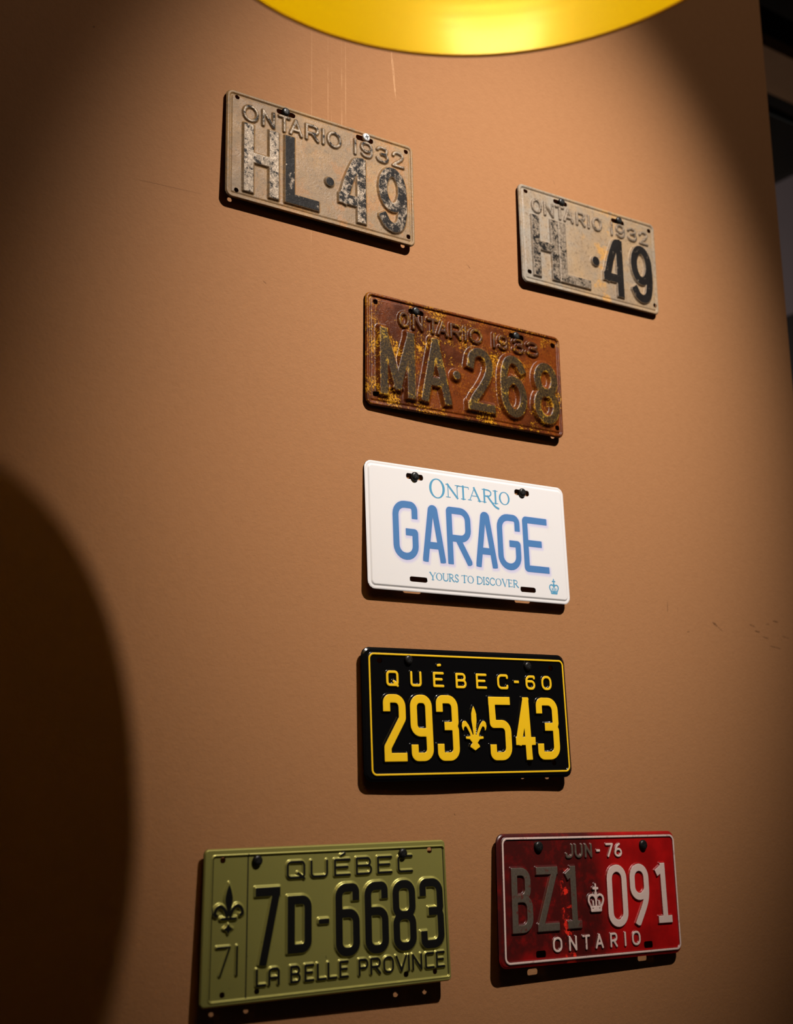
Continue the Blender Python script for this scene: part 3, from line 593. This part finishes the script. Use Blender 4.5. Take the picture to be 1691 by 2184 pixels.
# ------------------------------------------------------------------ plate paint
def paint_mask(t, soft=.22, wob=.5, scale=900):
    s_ = t.attr('sdf')
    if wob: s_ = t.add(s_, t.mul(t.math('SUBTRACT', t.noise(scale, 3), .5), wob))
    return t.step(s_, soft, -soft)
def mat_hl(name, second):
    t = NT(name)
    x, y, z = t.sep()[0], None, None
    n1 = t.noise(9, 5, .6, off=3 + second * 5); n2 = t.noise(38, 5, .65, off=7 + second); n3 = t.noise(260, 4, .7); n4 = t.noise(900, 3, .6)
    base = t.mix(t.step(n1, .35, .65), (.36, .200, .072), (.25, .152, .072)) if not second else t.mix(t.step(n1, .35, .65), (.38, .25, .132), (.27, .195, .128))
    base = t.mix(t.step(n2, .48, .66, 0, .7), base, (.27, .19, .115) if not second else (.27, .215, .155))
    # rust blooms: stronger to the right of the letters
    if second: rx = t.mul(t.step(x, -.03, .0), t.step(x, .07, .03))
    else: rx = t.step(x, -.12, .02, .25, .8)
    base = t.mix(t.mul(t.step(t.noise(30, 5, .7, off=11), .50, .62), t.mul(rx, .9)), base, (.52, .26, .06) if second else (.36, .16, .045))
    if second: base = t.mix(t.mul(t.step(x, -.02, -.07), t.step(n2, .35, .6, .2, .85)), base, (.30, .26, .21))
    base = t.mix(t.step(n3, .50, .68, 0, .7), base, (.17, .11, .06))
    base = t.mix(t.step(n4, .58, .72, 0, .55), base, (.50, .36, .21))
    base = t.mix(t.step(t.noise(620, 4, .7, off=21), .60, .70, 0, .8), base, (.10, .065, .038))
    # foot of the relief keeps grime
    s_ = t.attr('sdf')
    grime = t.mul(t.step(s_, 3.2, .3), t.step(s_, -1.2, 0.))
    base = t.mix(t.mul(grime, t.step(n3, .35, .6, .25, .75)), base, (.13, .085, .05))
    pm = paint_mask(t, .3, .8, 700)
    ink = t.attr('ink')
    chip = t.step(t.add(t.add(t.mul(t.noise(95, 6, .78, off=2), .8), t.mul(n3, .2)), t.mul(ink, .42)), .66, .74)
    bare = t.mix(t.step(n3, .35, .65), (.15, .11, .075), (.34, .265, .19))
    col = t.mix(pm, base, bare)
    col = t.mix(t.mul(pm, chip), col, (.012, .010, .009))
    met = t.mul(t.mul(pm, t.math('SUBTRACT', 1., chip)), .35)
    h = t.add(t.mul(n3, .6), t.mul(n2, .8)); t.bump(t.add(h, t.mul(n4, .25)), .5, .0014)
    return t.out(col, t.step(n2, .3, .7, .40, .6), met, t.fmix(t.mul(pm, chip), .34, .10))
def mat_rust():
    t = NT('rusted_plate')
    n1 = t.noise(14, 5, .65); n2 = t.noise(55, 6, .7, off=4); n3 = t.noise(420, 4, .7); n4 = t.noise(1100, 3, .65)
    base = t.mix(n1, (.080, .017, .004), (.042, .010, .0035))
    base = t.mix(t.step(n2, .48, .68, 0, .8), base, (.125, .028, .005))
    orange = t.step(t.add(t.mul(t.noise(30, 6, .8, off=9), .6), t.mul(n3, .4)), .515, .585)
    base = t.mix(t.mul(orange, t.step(n3, .40, .55)), base, (.55, .25, .012))
    s_ = t.attr('sdf'); fieldy = t.step(s_, .3, 2.)
    base = t.mix(t.mul(t.mul(fieldy, t.step(n1, .44, .58)), t.step(n3, .35, .5, .3, .85)), base, (.175, .038, .005))
    pm = t.mul(paint_mask(t, .5, 1.4, 500), t.attr('ink'))
    let = t.mix(t.step(n3, .38, .62), (.014, .008, .003), (.062, .037, .009))
    let = t.mix(t.mul(t.step(n2, .56, .66), t.step(n3, .45, .6)), let, (.40, .24, .02))
    col = t.mix(t.mul(pm, .92), base, let)
    edge = t.mul(t.mul(t.step(s_, 1.2, .2), t.step(s_, -1.6, -.4)), t.mul(t.attr('ink'), t.step(n2, .50, .60)))
    col = t.mix(t.mul(edge, t.step(n3, .4, .55)), col, (.42, .22, .015))
    t.bump(t.add(t.mul(n3, 1.), t.mul(n4, .6)), .34, .0010)
    return t.out(col, t.fmix(pm, t.step(n2, .3, .7, .19, .26), .45), 0., t.fmix(pm, .34, .16))
def mat_black_yellow():
    t = NT('black_yellow_enamel')
    pm = paint_mask(t, .13, .16, 700)
    n = t.noise(300, 4, .7); scr = t.step(t.noise(1, 4, .7, t.mapv(scale=(60, 1, 320))), .62, .70)
    col = t.mix(pm, (.0035, .0033, .0035), t.mix(t.mul(scr, .35), (.93, .56, .008), (.62, .33, .01)))
    col = t.mix(t.mul(pm, t.step(t.noise(120, 5, .75, off=5), .70, .74)), col, (.02, .012, .004))
    t.bump(t.add(t.noise(28, 2), t.mul(n, .12)), .10, .003)
    return t.out(col, t.fmix(pm, .17, .42), 0, .5)
def mat_green():
    t = NT('olive_satin_plate')
    n = t.noise(700, 3, .6); pm = t.mul(paint_mask(t, .16, .15, 800), t.attr('ink'))
    base = t.mix(t.noise(3.5, 3), (.37, .34, .085), (.43, .395, .11))
    base = t.mix(t.step(t.noise(180, 3), .70, .78, 0, .6), base, (.12, .11, .03))
    col = t.mix(pm, base, (.007, .0065, .006))
    t.bump(n, .10, .0006)
    return t.out(col, t.fmix(pm, .36, .4), t.mul(t.math('SUBTRACT', 1., pm), .5), t.fmix(pm, .5, .25))
def mat_red():
    t = NT('faded_red_plate')
    x = t.sep()[0]; zc = t.sep()[2]
    n1 = t.noise(11, 5, .62, off=6); n2 = t.noise(60, 6, .7); n3 = t.noise(420, 4, .7)
    base = t.mix(t.step(n1, .35, .65), (.50, .006, .006), (.28, .004, .004))
    stain = t.mul(t.step(t.add(x, t.mul(n1, .10)), .095, .045), t.step(t.add(zc, t.mul(t.noise(16, 4, .6, off=3), .08)), -.052, -.012))
    base = t.mix(t.mul(stain, t.step(n2, .25, .55, .6, .95)), base, (.045, .006, .005))
    vivid = t.mul(t.mul(t.step(t.noise(48, 5, .7, off=8), .52, .58), t.step(t.math('ABSOLUTE', t.add(x, .043)), .011, .006)), t.step(zc, .036, .026))
    base = t.mix(vivid, base, (.85, .03, .015))
    s_ = t.attr('sdf')
    base = t.mix(t.mul(t.mul(t.step(s_, 1.4, .1), .75), t.step(n3, .3, .6, .5, 1.)), base, (.05, .01, .008))
    pm = paint_mask(t, .22, .5, 700)
    ink = t.attr('ink')
    worn = t.mix(n3, (.09, .065, .045), (.27, .215, .165))
    white = t.mix(t.step(n3, .5, .75, 0, .4), (.72, .54, .48), (.55, .35, .30))
    white = t.mix(t.step(t.noise(500, 4, .7, off=2), .64, .70, 0, .7), white, (.25, .10, .08))
    letter = t.mix(t.step(t.add(ink, t.mul(t.math('SUBTRACT', n2, .5), .5)), .4, .6), worn, white)
    col = t.mix(pm, base, letter)
    wornf = t.mul(pm, t.step(ink, .6, .4))
    gone = t.mul(pm, t.mul(t.step(t.attr('ink'), .95, .75), t.step(t.noise(70, 5, .75, off=13), .57, .63)))
    col = t.mix(t.mul(gone, .7), col, (.24, .012, .01))
    t.bump(t.add(t.mul(n3, .8), t.mul(n2, .6)), .20, .0009)
    return t.out(col, t.fmix(wornf, .34, .42), t.mul(wornf, .55), .5)
def mat_white():
    t = NT('white_plate_print')
    s_ = t.attr('sdf')
    glow = t.mul(t.step(s_, 4.2, -.4), .6)
    col = t.mix(glow, (.80, .77, .765), (.53, .50, .82))
    col = t.mix(t.step(t.noise(25, 5, .7), .62, .8, 0, .12), col, (.55, .42, .32))
    return t.out(col, .36, 0, .45)

BLACK_SCREW = plain('black_screw', (.014, .013, .012), .35, .3)
STEEL_SCREW = plain('steel_screw', (.85, .84, .82), .38, .25)
RECESS = plain('screw_recess', (.004, .004, .004), .6)

def plate_old(key, root_name, label, second, screws, inks):
    p = Plate(key, root_name, label, hole_round=1.)
    mt = {'panel': mat_hl('worn_tan_plate_' + ('second' if second else 'first'), second)}
    sh = char_shapes(p, OLD, 6.2, 1.35, (2.7, 2.9), (2.1, 2.0), lambda i, c, b: inks(i, c, b))
    p.build(.66, lambda d, U, V: rolled(d, U, V), sh, mt, 9.)
    p.add_screws(5.4, 2.2, screws, RECESS)
plate_old('hl1', 'license_plate', 'worn tan plate ONTARIO 1932 HL 49 held by one black and one bright screw', 0, (BLACK_SCREW, STEEL_SCREW),
          lambda i, c, b: {11: .38, 12: .68, 13: .7, 14: .50, 15: .55}.get(i, .40))
plate_old('hl2', 'license_plate', 'faded plate ONTARIO 1932 with bold black 49 and two black screws, upper right', 1, (BLACK_SCREW, BLACK_SCREW),
          lambda i, c, b: {11: .46, 12: .36, 13: .9, 14: .76, 15: .74}.get(i, .30))

p = Plate('ma', 'license_plate', 'heavily rusted brown plate ONTARIO 1933 MA 268', hole_round=1., bow=lambda a, b: 3.0 * np.sin(np.pi * np.clip(a, 0, 1)) * (1 - b) ** 2)
p.build(.68, lambda d, U, V: rolled(d, U, V, 2.0, 1.2), char_shapes(p, OLD, 5.3, 1.4, (4.4, 5.6), (2.7, 2.8), lambda i, c, b: 1. if b else .35), {'panel': mat_rust()}, 9.)
p.add_screws(5.6, 2.6, (BLACK_SCREW, BLACK_SCREW), RECESS)

# printed white plate
p = Plate('gar', 'license_plate', 'white plate with blue print reading ONTARIO GARAGE YOURS TO DISCOVER', hole_round=.9)
GARAGE = dict(G)
GARAGE['A'] = [([(0, 0), (.40, .985), (.60, .985), (1, 0)], 0, .10), ([(.19, .26), (.81, .26)], 0, 0)]
GARAGE['R'] = [([(0, 0), (0, 1, .05), (1, 1, .4), (1, .45, .4), (0, .45, 0)], 0, 0), ([(.50, .39), (1, 0)], 0, 0)]
GARAGE['G'] = [([(1, .80), (1, 1), (0, 1), (0, 0), (1, 0), (1, .47, .04), (.66, .47)], 0, .48)]
GARAGE['E'] = [([(1, 1), (0, 1, .06), (0, 0, .06), (1, 0)], 0, 0), ([(0, .52), (.68, .52)], 0, 0)]
HWG = 4.3
def gfun(ch, cx, cy, w_, h_, dx=0, dy=0, grow=0.):
    # slightly rounded stroke ends, as stamped dies give
    return lambda U, V: glyph_sdf(U - dx, V - dy, ch, cx, cy, w_ - 2.4, h_ - 1.4, HWG - .7, GARAGE, False) - .7 - grow
def white_base(d, U, V): return .5 * sm(d / .8) + 1.1 * sm((d - 4.2) / 1.6) - .25 * np.exp(-((d - 3.8) / .7) ** 2)
mw = {'panel': mat_white()}
# the printed soft shadow of the word comes from the letters' own distance field
glows = [gfun(*c, dx=.8, dy=-1.6) for c in p.chars if c[4] > 40]
sh = [('panel', (lambda U, V: np.minimum.reduce([f(U, V) for f in glows])), (20, 25, p.w - 20, 120), 0., 2., 0., 'panel')]
p.build(.9, white_base, sh, mw, 10.)
BLUE = plain('print_blue', (.075, .205, .46), .40); SKY = plain('print_sky_blue', (.095, .33, .53), .40)
for i, c in enumerate(p.chars):
    ch, cx, cy, w_, h_ = c
    if h_ > 40:
        p.printed('letter', gfun(*c), (cx - w_ / 2 - 1, cy - h_ / 2 - 1, cx + w_ / 2 + 1, cy + h_ / 2 + 1), .34, 1.72, BLUE)
    elif ch == 'k':
        p.printed('emblem', lambda U, V, c=c: glyph_sdf(U, V, *c, 1, G, True), (cx - w_ / 2 - 1, cy - h_ / 2 - 1, cx + w_ / 2 + 1, cy + h_ / 2 + 1), .2, 1.72, SKY)
    else:
        hw = (1.75 if i == 0 else 1.3) if i < 7 else .76
        p.printed('letter', lambda U, V, c=c, hw=hw, sw=(i < 7): serif_sdf(U, V, *c, hw, sw), (cx - w_ / 2 - 2, cy - h_ / 2 - 9, cx + w_ / 2 + 11, cy + h_ / 2 + 2) if (i < 7 and ch == 'R') else (cx - w_ / 2 - 2, cy - h_ / 2 - 2, cx + w_ / 2 + 2, cy + h_ / 2 + 2), .2 if i < 7 else .13, 1.72, SKY)
p.add_screws(5.6, 3.0, (BLACK_SCREW, BLACK_SCREW), RECESS)

p = Plate('q60', 'license_plate', 'glossy black plate with yellow border and figures QUEBEC 60, 293 543', hole_round=1.,
          bow=lambda a, b: 1.2 * np.sin(np.pi * 2 * np.clip(a, 0, 1)) * (1 - b) ** 2 + .5 * np.sin(3 * np.pi * np.clip(a, 0, 1)) * b ** 3)
sh = char_shapes(p, G, 4.8, 1.5, (2.4, 2.1), (1.8, 1.4), lambda i, c, b: 1., rnd_small=True)
sh.append(frame_shape(p, 9.3, 5.4, 7.6, 7.4, 6., 1.05, 1.3, 1.4, 1.))
p.build(.62, lambda d, U, V: 1.4 * sm(d / 3.5) + .2, sh, {'panel': mat_black_yellow()}, 11.)
p.add_screws(5.6, 2.6, (BLACK_SCREW, BLACK_SCREW), RECESS)

p = Plate('grn', 'license_plate', 'olive green plate with black figures QUEBEC 71, 7D-6683, LA BELLE PROVINCE', hole_round=1.)
sh = char_shapes(p, GREEN, 4.4, 1.3, (2.2, 2.6), (1.7, 1.8), lambda i, c, b: 1., hw_fn=lambda i, c, hw: 1.05 if i in (1, 2) else hw)
sh.append(('divider', lambda U, V: np.abs(U - 50.5) - .75 + 100 * ((V < 5) | (V > 146)), (48, 4, 53, 147), -.9, .9, 1., 'panel'))
sh.append(frame_shape(p, 8.8, 2.4, 7.0, 4.6, 3.5, .35, .9, 1.1, .0))
sh.append(('border', lambda U, V: np.abs(rrect(U, V, 10.4, 0, p.w - 4.0, p.h - 8.6, 2.5)) - .55 + 100. * (V < 7), (0, 0, p.w, p.h), 0., .6, 1., 'panel'))
p.build(.62, lambda d, U, V: 1.8 * sm(d / 1.2) - 1.0 * (1 - sm((rrect(U, V, 9.8, 5.6, p.w - 3.4, p.h - 8.0, 3.) + .3) / 1.6)), sh, {'panel': mat_green()}, 5.)
p.add_screws(5.6, 2.6, (BLACK_SCREW, BLACK_SCREW), RECESS)

p = Plate('red', 'license_plate', 'scratched red plate with white rim reading JUN 76, BZ1 091, ONTARIO', hole_round=.7)
sh = char_shapes(p, RED, 4.4, 1.4, (2.2, 2.0), (1.6, 1.3), lambda i, c, b: {0: .3, 1: .35, 2: .35, 6: .12, 7: .12, 8: .12, 9: .6, 14: .6, 15: .6, 16: .7}.get(i, 1.) if i != 13 else .9, rnd_small=True, rnd_big=False)
sh.append(frame_shape(p, 8.2, 3.6, 5.6, 5.2, 7., 1.25, 1.4, 1.3, .85))
p.build(.62, lambda d, U, V: 1.3 * sm(d / 2.5) + .2, sh, {'panel': mat_red()}, 11.)
p.add_screws(6.6, 2.4, (BLACK_SCREW, BLACK_SCREW), RECESS)
